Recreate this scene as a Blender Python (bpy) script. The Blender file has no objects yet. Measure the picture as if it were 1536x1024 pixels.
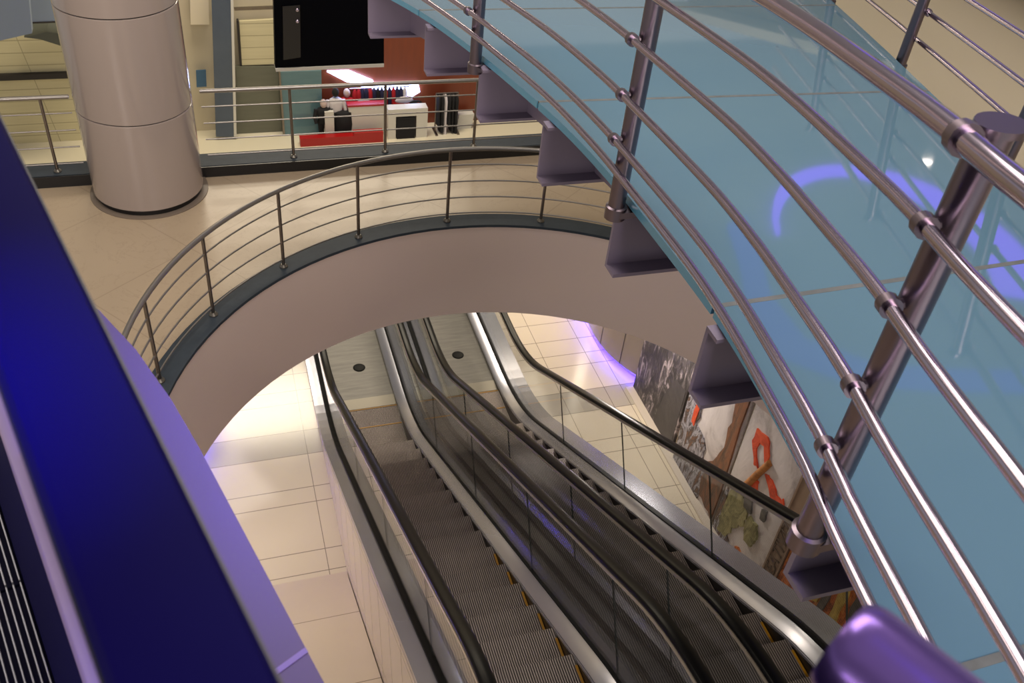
import bpy, bmesh, math, random
from mathutils import Vector, Matrix
random.seed(7)
SC = bpy.context.scene
COL = SC.collection
T30 = math.tan(math.pi/6)
PI = math.pi
EYE = 10.25                      # camera height above the lower floor

# ------------------------------------------------------------------ camera
F_PX = 1391.0
PITCH, ROLL, YAW = math.radians(39.6), math.radians(-6.8), math.radians(21.3)
fwd = Vector((math.sin(YAW)*math.cos(PITCH), math.cos(YAW)*math.cos(PITCH), -math.sin(PITCH)))
r0 = Vector((math.cos(YAW), -math.sin(YAW), 0)); d0 = fwd.cross(r0)
cr = math.cos(ROLL)*r0 + math.sin(ROLL)*d0
cd = -math.sin(ROLL)*r0 + math.cos(ROLL)*d0
cam_d = bpy.data.cameras.new('camera'); cam = bpy.data.objects.new('camera', cam_d); COL.objects.link(cam)
up = -cd; back = -fwd
cam.matrix_world = Matrix(((cr.x, up.x, back.x, 0), (cr.y, up.y, back.y, 0), (cr.z, up.z, back.z, EYE), (0, 0, 0, 1)))
cam_d.sensor_width = 36.0; cam_d.lens = F_PX/1536*36.0; cam_d.clip_start = 0.02; cam_d.clip_end = 200
cam_d.dof.use_dof = True; cam_d.dof.focus_distance = 5.0; cam_d.dof.aperture_fstop = 8.0
SC.camera = cam

def ray(x, y):
    a, b = (x-768)/F_PX, (y-512)/F_PX
    return cr*a + cd*b + fwd
def atZ(x, y, z):                # where the sight line through a photo point meets the level z
    d = ray(x, y); s = (z-EYE)/d.z
    return Vector((d.x*s, d.y*s, z))
def atY(x, y, Y):
    d = ray(x, y); s = Y/d.y
    return Vector((d.x*s, Y, EYE+d.z*s))

# ------------------------------------------------------------------ materials
def lin(c):
    return tuple(((v/255)/12.92 if v/255 <= .04045 else ((v/255+.055)/1.055)**2.4) for v in c)
def mat(name, rgb=(200, 200, 200), rough=.5, metal=0., spec=.5, emit=None, estr=0., coat=0., ior=1.5, alpha=None, trans=0.):
    m = bpy.data.materials.new(name); m.use_nodes = True
    b = m.node_tree.nodes['Principled BSDF']
    b.inputs['Base Color'].default_value = (*lin(rgb), 1)
    b.inputs['Roughness'].default_value = rough
    b.inputs['Metallic'].default_value = metal
    b.inputs['IOR'].default_value = ior
    b.inputs['Specular IOR Level'].default_value = spec
    b.inputs['Coat Weight'].default_value = coat
    b.inputs['Transmission Weight'].default_value = trans
    if emit:
        b.inputs['Emission Color'].default_value = (*lin(emit), 1)
        b.inputs['Emission Strength'].default_value = estr
    return m
class NT:
    def __init__(s, m): s.m = m; s.t = m.node_tree; s.b = s.t.nodes['Principled BSDF']
    def n(s, kind, **kw):
        o = s.t.nodes.new(kind)
        for k, v in kw.items(): setattr(o, k, v)
        return o
    def l(s, a, b): s.t.links.new(a, b)
    def math(s, op, a, b=None, c=None):
        o = s.n('ShaderNodeMath', operation=op)
        for i, v in enumerate((a, b, c)):
            if v is None: continue
            if isinstance(v, (int, float)): o.inputs[i].default_value = v
            else: s.l(v, o.inputs[i])
        return o.outputs[0]
    def coord(s):
        t = s.n('ShaderNodeNewGeometry'); x = s.n('ShaderNodeSeparateXYZ'); s.l(t.outputs['Position'], x.inputs[0])
        return t.outputs['Position'], x.outputs[0], x.outputs[1], x.outputs[2]
    def obj(s):
        t = s.n('ShaderNodeTexCoord'); return t.outputs['Object']
    def mixc(s, fac, a, b):
        o = s.n('ShaderNodeMix', data_type='RGBA')
        s.l(fac, o.inputs[0]) if not isinstance(fac, (int, float)) else setattr(o.inputs[0], 'default_value', fac)
        for i, v in ((6, a), (7, b)):
            if isinstance(v, tuple): o.inputs[i].default_value = (*lin(v), 1)
            else: s.l(v, o.inputs[i])
        return o.outputs[2]
    def noise(s, vec, scale, detail=4, rough=.55, dist=0., stretch=None):
        if stretch:
            mp = s.n('ShaderNodeMapping'); mp.inputs['Scale'].default_value = stretch; s.l(vec, mp.inputs[0]); vec = mp.outputs[0]
        o = s.n('ShaderNodeTexNoise'); o.inputs['Scale'].default_value = scale; o.inputs['Detail'].default_value = detail
        o.inputs['Roughness'].default_value = rough; o.inputs['Distortion'].default_value = dist
        s.l(vec, o.inputs['Vector']); return o.outputs['Fac']
    def ramp(s, fac, stops, interp='LINEAR'):
        o = s.n('ShaderNodeValToRGB'); o.color_ramp.interpolation = interp
        e = o.color_ramp.elements
        while len(e) < len(stops): e.new(.5)
        for el, (p, c) in zip(e, stops): el.position = p; el.color = (*lin(c), 1)
        s.l(fac, o.inputs[0]); return o.outputs[0]
    def bump(s, h, strength=.3, dist=.01):
        o = s.n('ShaderNodeBump'); o.inputs['Strength'].default_value = strength; o.inputs['Distance'].default_value = dist
        s.l(h, o.inputs['Height']); s.l(o.outputs[0], s.b.inputs['Normal'])
    def line(s, c, v, w):        # 1 within w of v
        return s.math('COMPARE', c, v, w)
    def lines(s, c, vals, w):
        r = None
        for v in vals:
            q = s.line(c, v, w); r = q if r is None else s.math('MAXIMUM', r, q)
        return r
    def every(s, c, step, off, w):
        q = s.math('ADD', c, -off+step*50); q = s.math('MODULO', q, step)
        return s.math('MAXIMUM', s.math('LESS_THAN', q, w), s.math('GREATER_THAN', q, step-w))

def mottled(name, a, b, scale, rough=.5, metal=0., stretch=None, bump=0., **kw):
    m = mat(name, a, rough, metal, **kw); t = NT(m)
    p = t.obj(); f = t.noise(p, scale, 5, .6, stretch=stretch)
    t.l(t.mixc(f, a, b), t.b.inputs['Base Color'])
    if bump: t.bump(f, bump)
    return m

M = {}
M['plaster'] = mottled('warm_plaster', (214, 197, 189), (208, 191, 183), 1.2, .62)
M['slab'] = mat('slab_paint', (196, 186, 174), .6)
M['cream_wall'] = mottled('cream_wall_paint', (200, 190, 166), (193, 183, 160), .8, .6)
M['column'] = mat('lacquered_column_panel', (155, 143, 136), .16, 0, .5, coat=.4)
M['ring_stone'] = mat('grey_floor_ring', (118, 106, 94), .5)
M['groove'] = mat('dark_groove', (40, 36, 36), .6)
M['curb'] = mottled('slate_curb', (42, 50, 58), (58, 67, 76), 3., .55, stretch=(3, 3, 18), spec=.2)
M['curb_face'] = mat('black_curb_face', (16, 16, 18), .35)
M['steel'] = mottled('brushed_stainless_steel', (184, 172, 190), (176, 164, 183), 3, .13, 1.)
M['steel_post'] = mottled('satin_steel_post', (122, 111, 120), (114, 104, 112), 4, .3, 1.)
M['rod_steel'] = mat('thin_rod_steel', (150, 146, 142), .34, .9)
M['steel_dull'] = mottled('dull_steel_post', (150, 142, 134), (116, 108, 102), 20, .34, 1.)
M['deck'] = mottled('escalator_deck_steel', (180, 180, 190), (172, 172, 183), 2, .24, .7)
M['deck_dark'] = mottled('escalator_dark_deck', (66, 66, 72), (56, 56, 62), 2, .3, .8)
M['black_rubber'] = mat('black_rubber', (9, 9, 11), .3, 0, .14)
M['guide'] = mat('pale_handrail_guide', (196, 184, 166), .35, .5)
M['black_soft'] = mat('black_base_profile', (12, 12, 13), .5, 0, .12)
M['skirt'] = mat('black_skirt_panel', (24, 22, 22), .3, .2)
M['yellow'] = mat('yellow_edge_paint', (158, 112, 18), .5)
M['beam'] = mottled('grey_painted_steel_beam', (128, 117, 136), (120, 110, 128), 2.5, .42, .0)
M['gold'] = mat('floor_plate_steel', (112, 108, 100), .36, .7)
M['white_tile'] = mat('white_side_tile', (206, 196, 184), .25)

def plate_material():
    m = mat('brushed_landing_plate', (150, 144, 130), .42, .4); t = NT(m)
    p = t.obj(); f = t.noise(p, 3, 6, .65, stretch=(.6, 6, 1))
    t.l(t.ramp(f, [(.25, (74, 72, 70)), (.75, (100, 97, 93))]), t.b.inputs['Base Color'])
    return m
M['plate'] = plate_material()

def tread_material():
    m = mat('ribbed_step_tread', (80, 74, 70), .42, .55); t = NT(m)
    p, x, y, z = t.coord()
    w = t.math('MULTIPLY', x, 2*PI/.02); s = t.math('SINE', w); s = t.math('MULTIPLY_ADD', s, .5, .5)
    f = t.noise(p, 2.2, 4, .6)
    c = t.mixc(s, (34, 31, 31), (168, 155, 150))
    c2 = t.mixc(s, (28, 26, 26), (128, 119, 116))
    t.l(t.mixc(f, c, c2), t.b.inputs['Base Color'])
    t.bump(s, .5, .006)
    return m
M['tread'] = tread_material()

def floor_material(name, base, alt, grout, ylines, xl_left, rough, band=None, sloped=False):
    m = mat(name, base, rough, 0, .5); t = NT(m)
    p, x, y, z = t.coord()
    f = t.noise(p, .9, 4, .5)
    c = t.mixc(f, base, alt)
    if band:
        k = t.math('COMPARE', y, (band[0]+band[1])/2, (band[1]-band[0])/2)
        c = t.mixc(t.math('MULTIPLY', k, .8), c, band[2])
    g = t.lines(y, ylines, .006)
    if xl_left: g = t.math('MAXIMUM', g, t.lines(x, xl_left, .005))
    c = t.mixc(t.math('MULTIPLY', g, .75), c, grout)
    t.l(c, t.b.inputs['Base Color'])
    return m
YL = [7.53, 7.88, 8.72, 9.0, 9.64, 10.13, 10.74, 11.03, 11.42, 11.9, 12.6, 13.3, 14.]
M['floor'] = floor_material('glazed_floor_tiles', (218, 208, 190), (208, 197, 178), (92, 82, 72), YL, [.76, -1.9, -3.1, 4.9, 5.67, 5.96], .14, (9.64, 10.13, (166, 160, 150)))
M['ramp'] = floor_material('glazed_slope_tiles', (212, 198, 178), (202, 188, 168), (96, 86, 74), [1.5, 2.4, 3.3, 4.2, 5.07, 6.42, 7.53], [], .16)

def mid_floor_material():
    m = mat('beige_stone_floor', (170, 152, 126), .32, 0, .4); t = NT(m)
    p, x, y, z = t.coord()
    f = t.noise(p, .7, 5, .55)
    c = t.mixc(f, (178, 161, 137), (163, 146, 123))
    u = t.math('ADD', x, t.math('MULTIPLY', y, .8)); v = t.math('SUBTRACT', t.math('MULTIPLY', x, .8), y)
    g = t.math('MAXIMUM', t.every(u, 1.7, .3, .008), t.every(v, 1.7, .5, .008))
    c = t.mixc(t.math('MULTIPLY', g, .3), c, (110, 96, 80))
    n2 = t.noise(p, 1.6, 8, .7, 1.2)
    vein = t.math('COMPARE', n2, .5, .004)
    c = t.mixc(t.math('MULTIPLY', vein, .35), c, (126, 110, 92))
    t.l(c, t.b.inputs['Base Color'])
    return m
M['mid_floor'] = mid_floor_material()

def glass_material(name, tint, ior=1.5, rough=0.0):
    m = bpy.data.materials.new(name); m.use_nodes = True; nt = m.node_tree
    nt.nodes.remove(nt.nodes['Principled BSDF']); out = nt.nodes['Material Output']
    tr = nt.nodes.new('ShaderNodeBsdfTransparent'); tr.inputs[0].default_value = (*tint, 1)
    gl = nt.nodes.new('ShaderNodeBsdfGlossy'); gl.inputs['Roughness'].default_value = rough
    fr = nt.nodes.new('ShaderNodeFresnel'); fr.inputs['IOR'].default_value = ior
    mx = nt.nodes.new('ShaderNodeMixShader')
    ge = nt.nodes.new('ShaderNodeNewGeometry'); mr = nt.nodes.new('ShaderNodeMapRange')   # same reflectance from both faces
    mr.inputs['To Min'].default_value = ior; mr.inputs['To Max'].default_value = 1/ior
    nt.links.new(ge.outputs['Backfacing'], mr.inputs['Value']); nt.links.new(mr.outputs[0], fr.inputs['IOR'])
    nt.links.new(fr.outputs[0], mx.inputs[0]); nt.links.new(tr.outputs[0], mx.inputs[1]); nt.links.new(gl.outputs[0], mx.inputs[2])
    nt.links.new(mx.outputs[0], out.inputs[0])
    return m
M['glass'] = glass_material('balustrade_glass', (.90, .92, .93), 1.5)
M['glass_edge'] = mat('dark_glass_edge', (34, 40, 38), .3)
def frost_material():
    m = mat('frosted_blue_glass', (86, 110, 122), .04, 0, .6, ior=1.6); t = NT(m)
    p, x, y, z = t.coord()
    f = t.noise(p, 1.1, 3, .5)
    t.l(t.mixc(f, (71, 104, 126), (84, 113, 128)), t.b.inputs['Base Color'])
    return m
M['frost'] = frost_material()
M['frost_edge'] = mat('cyan_glass_edge', (96, 160, 190), .2)
M['violet'] = mat('violet_led_strip', (90, 60, 255), .5, emit=(74, 54, 255), estr=24.)
M['violet_dim'] = mat('violet_led_cove', (90, 60, 255), .5, emit=(130, 80, 255), estr=2.4)
M['violet_faint'] = mat('faint_violet_cove', (90, 70, 200), .5, emit=(96, 92, 255), estr=.55)
M['lamp'] = mat('downlight_lens', (255, 250, 240), .4, emit=(255, 246, 228), estr=26.)

# ------------------------------------------------------------------ geometry helpers
class MB:
    def __init__(s): s.bm = bmesh.new(); s.mi = 0
    def face(s, vs):
        try: f = s.bm.faces.new(vs); f.material_index = s.mi; return f
        except ValueError: return None
    def vs(s, pts): return [s.bm.verts.new(Vector(p)) for p in pts]
    def box(s, x0, x1, y0, y1, z0, z1):
        return s.hexa([(x0, y0, z0), (x1, y0, z0), (x1, y1, z0), (x0, y1, z0)], [(x0, y0, z1), (x1, y0, z1), (x1, y1, z1), (x0, y1, z1)])
    def hexa(s, a, b):
        v = s.vs(list(a)+list(b)); n = len(a)
        s.face(list(reversed(v[:n]))); s.face(v[n:])
        for i in range(n): j = (i+1) % n; s.face([v[i], v[j], v[n+j], v[n+i]])
        return s
    def obox(s, c, ux, uy, uz):  # half vectors
        c, ux, uy, uz = map(Vector, (c, ux, uy, uz))
        return s.hexa([c-ux-uy-uz, c+ux-uy-uz, c+ux+uy-uz, c-ux+uy-uz], [c-ux-uy+uz, c+ux-uy+uz, c+ux+uy+uz, c-ux+uy+uz])
    def loft(s, rings, caps=True, closed=False):
        R = [s.vs(r) for r in rings]; n = len(R[0])
        rng = range(len(R) if closed else len(R)-1)
        for i in rng:
            A, B = R[i], R[(i+1) % len(R)]
            for k in range(n):
                l = (k+1) % n; s.face([A[k], A[l], B[l], B[k]])
        if caps and not closed: s.face(list(reversed(R[0]))); s.face(R[-1])
        return s
    def tube(s, path, r, n=10, caps=True):
        path = [Vector(p) for p in path]; rings = []
        for i, p in enumerate(path):
            t = (path[min(i+1, len(path)-1)]-path[max(i-1, 0)]).normalized()
            ref = Vector((0, 0, 1)) if abs(t.z) < .9 else Vector((1, 0, 0))
            a = t.cross(ref).normalized(); b = a.cross(t)
            rr = r[i] if isinstance(r, (list, tuple)) else r
            rings.append([p+(a*math.cos(2*PI*k/n)+b*math.sin(2*PI*k/n))*rr for k in range(n)])
        return s.loft(rings, caps)
    def lathe(s, c, prof, n=48, a0=0., a1=2*PI):   # prof: (r, z)
        full = abs(a1-a0-2*PI) < 1e-6
        cols = []
        for k in range(n if full else n+1):
            a = a0+(a1-a0)*k/n
            cols.append(s.vs([(c[0]+r*math.cos(a), c[1]+r*math.sin(a), z) for r, z in prof]))
        for k in range(n):
            A, B = cols[k], cols[(k+1) % len(cols)]
            for i in range(len(prof)-1): s.face([A[i], B[i], B[i+1], A[i+1]])
        return s
    def prism(s, poly, z0, z1): return s.hexa([(x, y, z0) for x, y in poly], [(x, y, z1) for x, y in poly])
    def blob(s, c, r, sub=2, jit=0.):
        g = bmesh.new(); bmesh.ops.create_icosphere(g, subdivisions=sub, radius=1)
        mp = {}
        for v in g.verts:
            k = 1+random.uniform(-jit, jit)
            mp[v] = s.bm.verts.new((c[0]+v.co.x*r[0]*k, c[1]+v.co.y*r[1]*k, c[2]+v.co.z*r[2]*k))
        for f in g.faces: s.face([mp[v] for v in f.verts])
        g.free(); return s

def world_of(o):
    v = Vector((0, 0, 0))
    while o: v = v+o.location; o = o.parent
    return v
def obj(name, mb, mats, parent=None, loc=None, smooth=None, label=None):
    if not isinstance(mats, (list, tuple)): mats = [mats]
    base = world_of(parent) if parent else Vector((0, 0, 0))
    own = Vector(loc) if loc is not None else base
    for v in mb.bm.verts: v.co -= own
    bmesh.ops.recalc_face_normals(mb.bm, faces=mb.bm.faces[:])
    me = bpy.data.meshes.new(name); mb.bm.to_mesh(me); mb.bm.free()
    for k in mats: me.materials.append(M[k] if isinstance(k, str) else k)
    if smooth:
        for p in me.polygons: p.use_smooth = True
        me.set_sharp_from_angle(angle=math.radians(smooth))
    o = bpy.data.objects.new(name, me); COL.objects.link(o)
    if parent: o.parent = parent
    o.location = own-base
    if label: o['label'] = label
    return o
def tag(o, label, cat, group=None, kind=None):
    o['label'] = label; o['category'] = cat
    if group: o['group'] = group
    if kind: o['kind'] = kind
    return o
def thing(name, label, cat, loc=(0, 0, 0), group=None, kind=None):
    o = bpy.data.objects.new(name, None); COL.objects.link(o); o.location = loc; o.empty_display_size = .1
    return tag(o, label, cat, group, kind)
def struct(name, mb, m, label, cat, smooth=None, loc=None):
    o = obj(name, mb, m, loc=loc, smooth=smooth); return tag(o, label, cat, None, 'structure')
def dup(o, loc, parent=None):    # one part or thing with what hangs on it
    c = o.copy(); COL.objects.link(c); c.parent = parent; c.location = loc
    for ch in list(o.children):
        d = ch.copy(); COL.objects.link(d); d.parent = c
        for g in ch.children:
            e = g.copy(); COL.objects.link(e); e.parent = d
    return c

# ------------------------------------------------------------------ setting: floors, void, walls
ZM, ZC, ZB = 3.95, 4.10, 2.75      # middle floor, curb top, underside of the middle floor
CX, CY, RV = 2.60, 5.66, 3.49      # round end of the opening
ZD = -4.1                          # lowest floor far behind
mb = MB(); mb.box(-9, 9, -3, 15, -.3, 0)
struct('floor', mb, 'floor', 'glossy cream tiled floor around the foot of the escalators', 'floor', loc=(0, 0, 0))
mb = MB()
mb.loft([[(x, 7.45, .001), (x, 1., 6.45*T30), (x, 1., .0)] for x in (-3., .975)])
struct('floor_ramp', mb, 'ramp', 'cream tiled slope beside the left escalator', 'floor')
mb = MB(); mb.box(-20, 26, 15, 34, ZD-.3, ZD)
struct('floor_far', mb, mat('far_cream_floor', (214, 206, 182), .3), 'pale floor in front of the shops beyond the far railing', 'floor')
mb = MB(); mb.box(-9, 9, 14.8, 15.0, ZD, -.3)
struct('wall_step', mb, 'slab', 'wall below the edge of the lower floor', 'wall')

def void_outline(r, n=48):         # open end down at Y=1
    pts = [(CX-r, 1.0)]
    for k in range(n+1):
        a = PI-PI*k/n; pts.append((CX+r*math.cos(a), CY+r*math.sin(a)))
    pts.append((CX+r, 1.0)); return pts
inner = void_outline(RV+.02)
def slab_ring(z0, z1, mb):
    # slab with the stadium-shaped opening, made of quads from the opening to the outer rectangle
    x0, x1, y1 = -9., 6.2, 11.25
    out = []
    for (x, y) in inner:
        dx, dy = x-CX, y-CY
        if y <= CY+1e-6: out.append((x0 if dx < 0 else x1, y)); continue
        s = 1e9
        if dx < -1e-6: s = min(s, (x0-CX)/dx)
        if dx > 1e-6: s = min(s, (x1-CX)/dx)
        if dy > 1e-6: s = min(s, (y1-CY)/dy)
        out.append((CX+dx*s, CY+dy*s))
    # corners
    a = mb.vs([(x, y, z1) for x, y in inner]); b = mb.vs([(x, y, z1) for x, y in out])
    c = mb.vs([(x, y, z0) for x, y in inner]); d = mb.vs([(x, y, z0) for x, y in out])
    for i in range(len(a)-1):
        mb.face([a[i], b[i], b[i+1], a[i+1]]); mb.face([c[i+1], d[i+1], d[i], c[i]])
        mb.face([b[i], d[i], d[i+1], b[i+1]]); mb.face([a[i+1], c[i+1], c[i], a[i]])
    for (px, py) in ((x0, y1), (x1, y1)):     # fill the outer corners
        i = min(range(len(out)-1), key=lambda k: 0 if (abs(out[k][0]-px) < 1e-3) != (abs(out[k+1][0]-px) < 1e-3) and abs(out[k][1]-out[k+1][1]) > 1e-4 and (abs(out[k][1]-y1) < 1e-3 or abs(out[k+1][1]-y1) < 1e-3) else 1)
        t1, t0 = mb.vs([(px, py, z1), (px, py, z0)])
        mb.face([b[i], t1, b[i+1]]); mb.face([d[i+1], t0, d[i]])
    return mb
mb = slab_ring(ZB, ZM, MB())
struct('floor_middle', mb, 'mid_floor', 'beige stone floor of the balcony between the curved opening and the far railing', 'floor')
mb = MB(); mb.box(-9, 6.2, -3, .99, ZB, ZM)
struct('floor_landing', mb, 'mid_floor', 'landing floor at the top of the two escalators', 'floor')
# plain fascia lining the opening
mb = MB(); o_ = void_outline(RV); i_ = void_outline(RV+.015)
mb.loft([[(o_[k][0], o_[k][1], ZB-.02), (o_[k][0], o_[k][1], ZC-.02), (i_[k][0], i_[k][1], ZC-.02), (i_[k][0], i_[k][1], ZB-.02)] for k in range(len(o_))])
struct('wall_opening', mb, 'plaster', 'smooth warm grey curved fascia lining the round floor opening', 'wall', smooth=40)
# dark curb round the opening
mb = MB(); a_, b_ = void_outline(RV-.012), void_outline(RV+.24)
mb.loft([[(a_[k][0], a_[k][1], ZC-.035), (a_[k][0], a_[k][1], ZC), (b_[k][0], b_[k][1], ZC), (b_[k][0], b_[k][1], ZM-.01), (a_[k][0]+(b_[k][0]-a_[k][0])*.12, a_[k][1]+(b_[k][1]-a_[k][1])*.12, ZM-.01), (a_[k][0]+(b_[k][0]-a_[k][0])*.12, a_[k][1]+(b_[k][1]-a_[k][1])*.12, ZC-.035)] for k in range(len(a_))])
struct('trim_1', mb, 'curb', 'dark slate curb ringing the round floor opening', 'curb', smooth=40)
# far curb
mb = MB(); mb.box(-9, 6.2, 10.98, 11.3, ZM-.02, ZC); mb.mi = 1; mb.box(-9, 6.2, 10.955, 10.979, ZM-.01, ZC-.006)
struct('trim_2', mb, ['curb', 'curb_face'], 'straight dark slate curb with a black front under the far railing', 'curb')

# right wall (behind the murals and behind the walkway)
mb = MB(); mb.box(5.7, 6.45, -3, 11.3, 8.42, 8.52); mb.box(6.2, 6.45, -3, 11.3, ZB-.4, 8.42); mb.box(6.2, 6.45, -3, 10.0, 0, ZB-.4)  # first box is an unseen overhang added to shade the top of the wall
struct('wall_right', mb, 'cream_wall', 'plain cream wall rising beyond the far side of the glass walkway', 'wall')
# curved wall with violet light at its foot
mb = MB(); c2 = (8.15, 11.3)
mb.lathe(c2, [(2.14, .16), (2.25, .16), (2.25, 2.9), (2.14, 2.9)], 60, PI*.55, PI*1.34)
mb.mi = 1
for ang in (3.27, 3.52):
    mb.lathe(c2, [(2.24, .16), (2.254, .16), (2.254, 2.9), (2.24, 2.9)], 1, ang-.003, ang+.003)
wl = struct('wall_curved', mb, ['column', 'groove'], 'round cream panelled wall glowing violet at its foot beside the dark mural', 'wall', smooth=30)
mb = MB(); mb.lathe(c2, [(2.05, .0), (2.05, .18), (2.13, .18), (2.13, .0)], 60, PI*.55, PI*1.33)
struct('trim_3', mb, 'white_tile', 'recessed plinth under the curved wall', 'plinth')
mb = MB(); mb.lathe(c2, [(2.14, .09), (2.14, .15), (2.18, .15), (2.18, .09), (2.14, .09)], 60, PI*.6, PI*1.2)
led = obj('light_strip', mb, 'violet'); tag(led, 'violet light strip glowing along the foot of the curved cream wall', 'light')
# left counterpart, seen only by its glow and edge
c3 = (-3.0, 10.4)
mb = MB(); mb.lathe(c3, [(2.14, .16), (2.25, .16), (2.25, 2.74), (2.14, 2.74)], 60, -PI*.7, PI*.6)
struct('wall_curved.001', mb, 'column', 'round cream wall under the balcony left of the escalators', 'wall', smooth=30)
mb = MB(); mb.lathe(c3, [(2.05, .0), (2.05, .18), (2.13, .18), (2.13, .0)], 60, -PI*.7, PI*.6)
struct('trim_4', mb, 'white_tile', 'recessed plinth under the left curved wall', 'plinth')
mb = MB(); mb.lathe(c3, [(2.14, .09), (2.14, .15), (2.2, .15), (2.2, .09), (2.14, .09)], 60, -PI*.7, PI*.6)
tag(obj('light_strip', mb, 'violet'), 'violet light strip under the balcony at the left edge of the lower floor', 'light')

# upper ceiling with the oval violet cove that mirrors in the walkway glass
mb = MB(); mb.box(-14, 30, -8, 42, 13.78, 13.95)
struct('ceiling', mb, mat('ceiling_paint', (186, 192, 200), .7), 'pale flat ceiling high above the atrium', 'ceiling')
ea, eb, eang = 5.4, 2.4, math.radians(64); ec = (13.6, 15.0)
mb = MB(); rings = []
for k in range(60):
    t = -2.15+k/59*3.75; wd = max(.04, min(1.15, (60-k)/34)); px, py = ea*math.cos(t), eb*math.sin(t)
    ux, uy = math.cos(t)*eb, math.sin(t)*ea; L = math.hypot(ux, uy); ux /= L; uy /= L
    ca, sa = math.cos(eang), math.sin(eang)
    c = Vector((ec[0]+px*ca-py*sa, ec[1]+px*sa+py*ca, 13.72)); nrm = Vector((ux*ca-uy*sa, ux*sa+uy*ca, 0))
    rings.append([c-nrm*.7*wd+Vector((0, 0, .05)), c-nrm*.3*wd-Vector((0, 0, .12)), c+nrm*.06-Vector((0, 0, .12)), c+nrm*.06+Vector((0, 0, .05))])
mb.loft(rings)
tag(obj('ceiling_light', mb, 'violet_dim'), 'arched violet cove light mirrored in the walkway glass', 'light')
mb = MB(); pt_ = [(10.9, 16.9), (10.0, 14.8), (9.0, 12.8), (8.55, 11.0), (9.1, 9.9), (10.2, 9.4), (11.4, 9.0), (13., 8.6)]
mb.loft([[(x-.35, y-.2, 13.7), (x+.35, y+.2, 13.7), (x+.35, y+.2, 13.77), (x-.35, y-.2, 13.77)] for x, y in pt_])
tag(obj('ceiling_light', mb, 'violet_faint'), 'faint winding violet cove light mirrored near the walkway edge', 'light')
def downlight(x, y, r, label):
    t = thing('downlight', label, 'light', (x, y, 13.78))
    m_ = MB(); m_.lathe((x, y), [(0, 13.765), (r*.8, 13.765), (r*.8, 13.779)], 20); obj('lens', m_, 'lamp', t)
    m_ = MB(); m_.lathe((x, y), [(r*.8, 13.779), (r*.8, 13.75), (r, 13.75), (r, 13.779)], 20); obj('rim', m_, 'steel', t)
downlight(18.67, 20.07, .2, 'small round downlight mirrored as a bright dot in the walkway glass')
downlight(.2, 19.46, .16, 'small round downlight mirrored in the cream floor tiles')

# ------------------------------------------------------------------ round column
t = thing('column', 'thick round lacquered beige column standing on the balcony floor', 'column', (-.83, 10.75, ZM), kind='thing')
cc = (-.83, 10.75)
def shaft(z0, z1):
    m_ = MB(); m_.lathe(cc, [(0, z0), (.632, z0), (.64, z0+.006), (.64, z1-.006), (.632, z1), (0, z1)], 64); obj('shaft_panel', m_, 'column', t, smooth=40)
for z0, z1 in ((4.03, 5.125), (5.135, 6.325), (6.335, 7.53), (7.54, 13.7)): shaft(z0, z1)
mb = MB(); mb.lathe(cc, [(0, ZM), (.61, ZM), (.61, 4.03), (0, 4.03)], 64); mb.lathe(cc, [(.625, 4.03), (.625, 13.7)], 64)
obj('base_ring', mb, 'curb_face', t, smooth=40, label='dark recessed ring at the foot of the column')
mb = MB(); mb.lathe(cc, [(.6, ZM), (.69, ZM), (.69, ZM+.012), (.6, ZM+.012)], 64); obj('floor_ring', mb, 'ring_stone', t)

# ------------------------------------------------------------------ thin-rod railings on the middle floor
def flange(x, y, z, r, h, par, m='gold'):
    m_ = MB(); m_.lathe((x, y), [(0, z), (r, z), (r, z+h*.35), (r*.55, z+h), (0, z+h)], 14); return obj('base_flange', m_, m, par, smooth=40)
def railing(name, label, path, posts, z, height, rods, r_top, r_rod, r_post, m_rod, m_post):
    t = thing(name, label, 'railing', (posts[0][0], posts[0][1], z))
    m_ = MB(); m_.tube([(x, y, z+height) for x, y in path], r_top, 10); obj('handrail', m_, m_rod, t, smooth=50)
    for h in rods:
        m_ = MB(); m_.tube([(x, y, z+h) for x, y in path], r_rod, 8); obj('rail', m_, m_rod, t, smooth=50)
    first = None
    for (x, y) in posts:
        if first is None:
            m_ = MB(); m_.tube([(x, y, z), (x, y, z+height-.01)], r_post, 10); first = obj('post', m_, m_post, t, loc=(x, y, z), smooth=50)
            flange(x, y, z, r_post*2.4, .035, first)
        else: dup(first, Vector((x, y, z))-Vector(t.location), t)
    return t
RP = RV+.12
arc = [(CX-RP, 1.2), (CX-RP, 3.4)]+[(CX+RP*math.cos(PI-PI*k/60), CY+RP*math.sin(PI-PI*k/60)) for k in range(61)]
pa = [(-.12, 1.136), (-.034, 1.285), (.091, 1.407), (.24, 1.477), (.42, 1.504), (.607, 1.479)]
pp = []
for x, y in pa:
    a = math.atan2(y*6.15-CY, x*6.15-CX); pp.append((CX+RP*math.cos(a), CY+RP*math.sin(a)))
d_ = math.atan2(pp[3][1]-CY, pp[3][0]-CX)-math.atan2(pp[4][1]-CY, pp[4][0]-CX)
a_l = math.atan2(pp[5][1]-CY, pp[5][0]-CX)
for k in (1, 2): pp.append((CX+RP*math.cos(a_l-d_*k), CY+RP*math.sin(a_l-d_*k)))
a_f = math.atan2(pp[0][1]-CY, pp[0][0]-CX)
pp.insert(0, (CX+RP*math.cos(a_f+d_), CY+RP*math.sin(a_f+d_)))
railing('curved_railing', 'curved stainless railing with thin rods round the floor opening', arc, pp, ZC, .965, (.10, .32, .54, .76), .026, .0095, .019, 'rod_steel', 'steel_dull')
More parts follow.
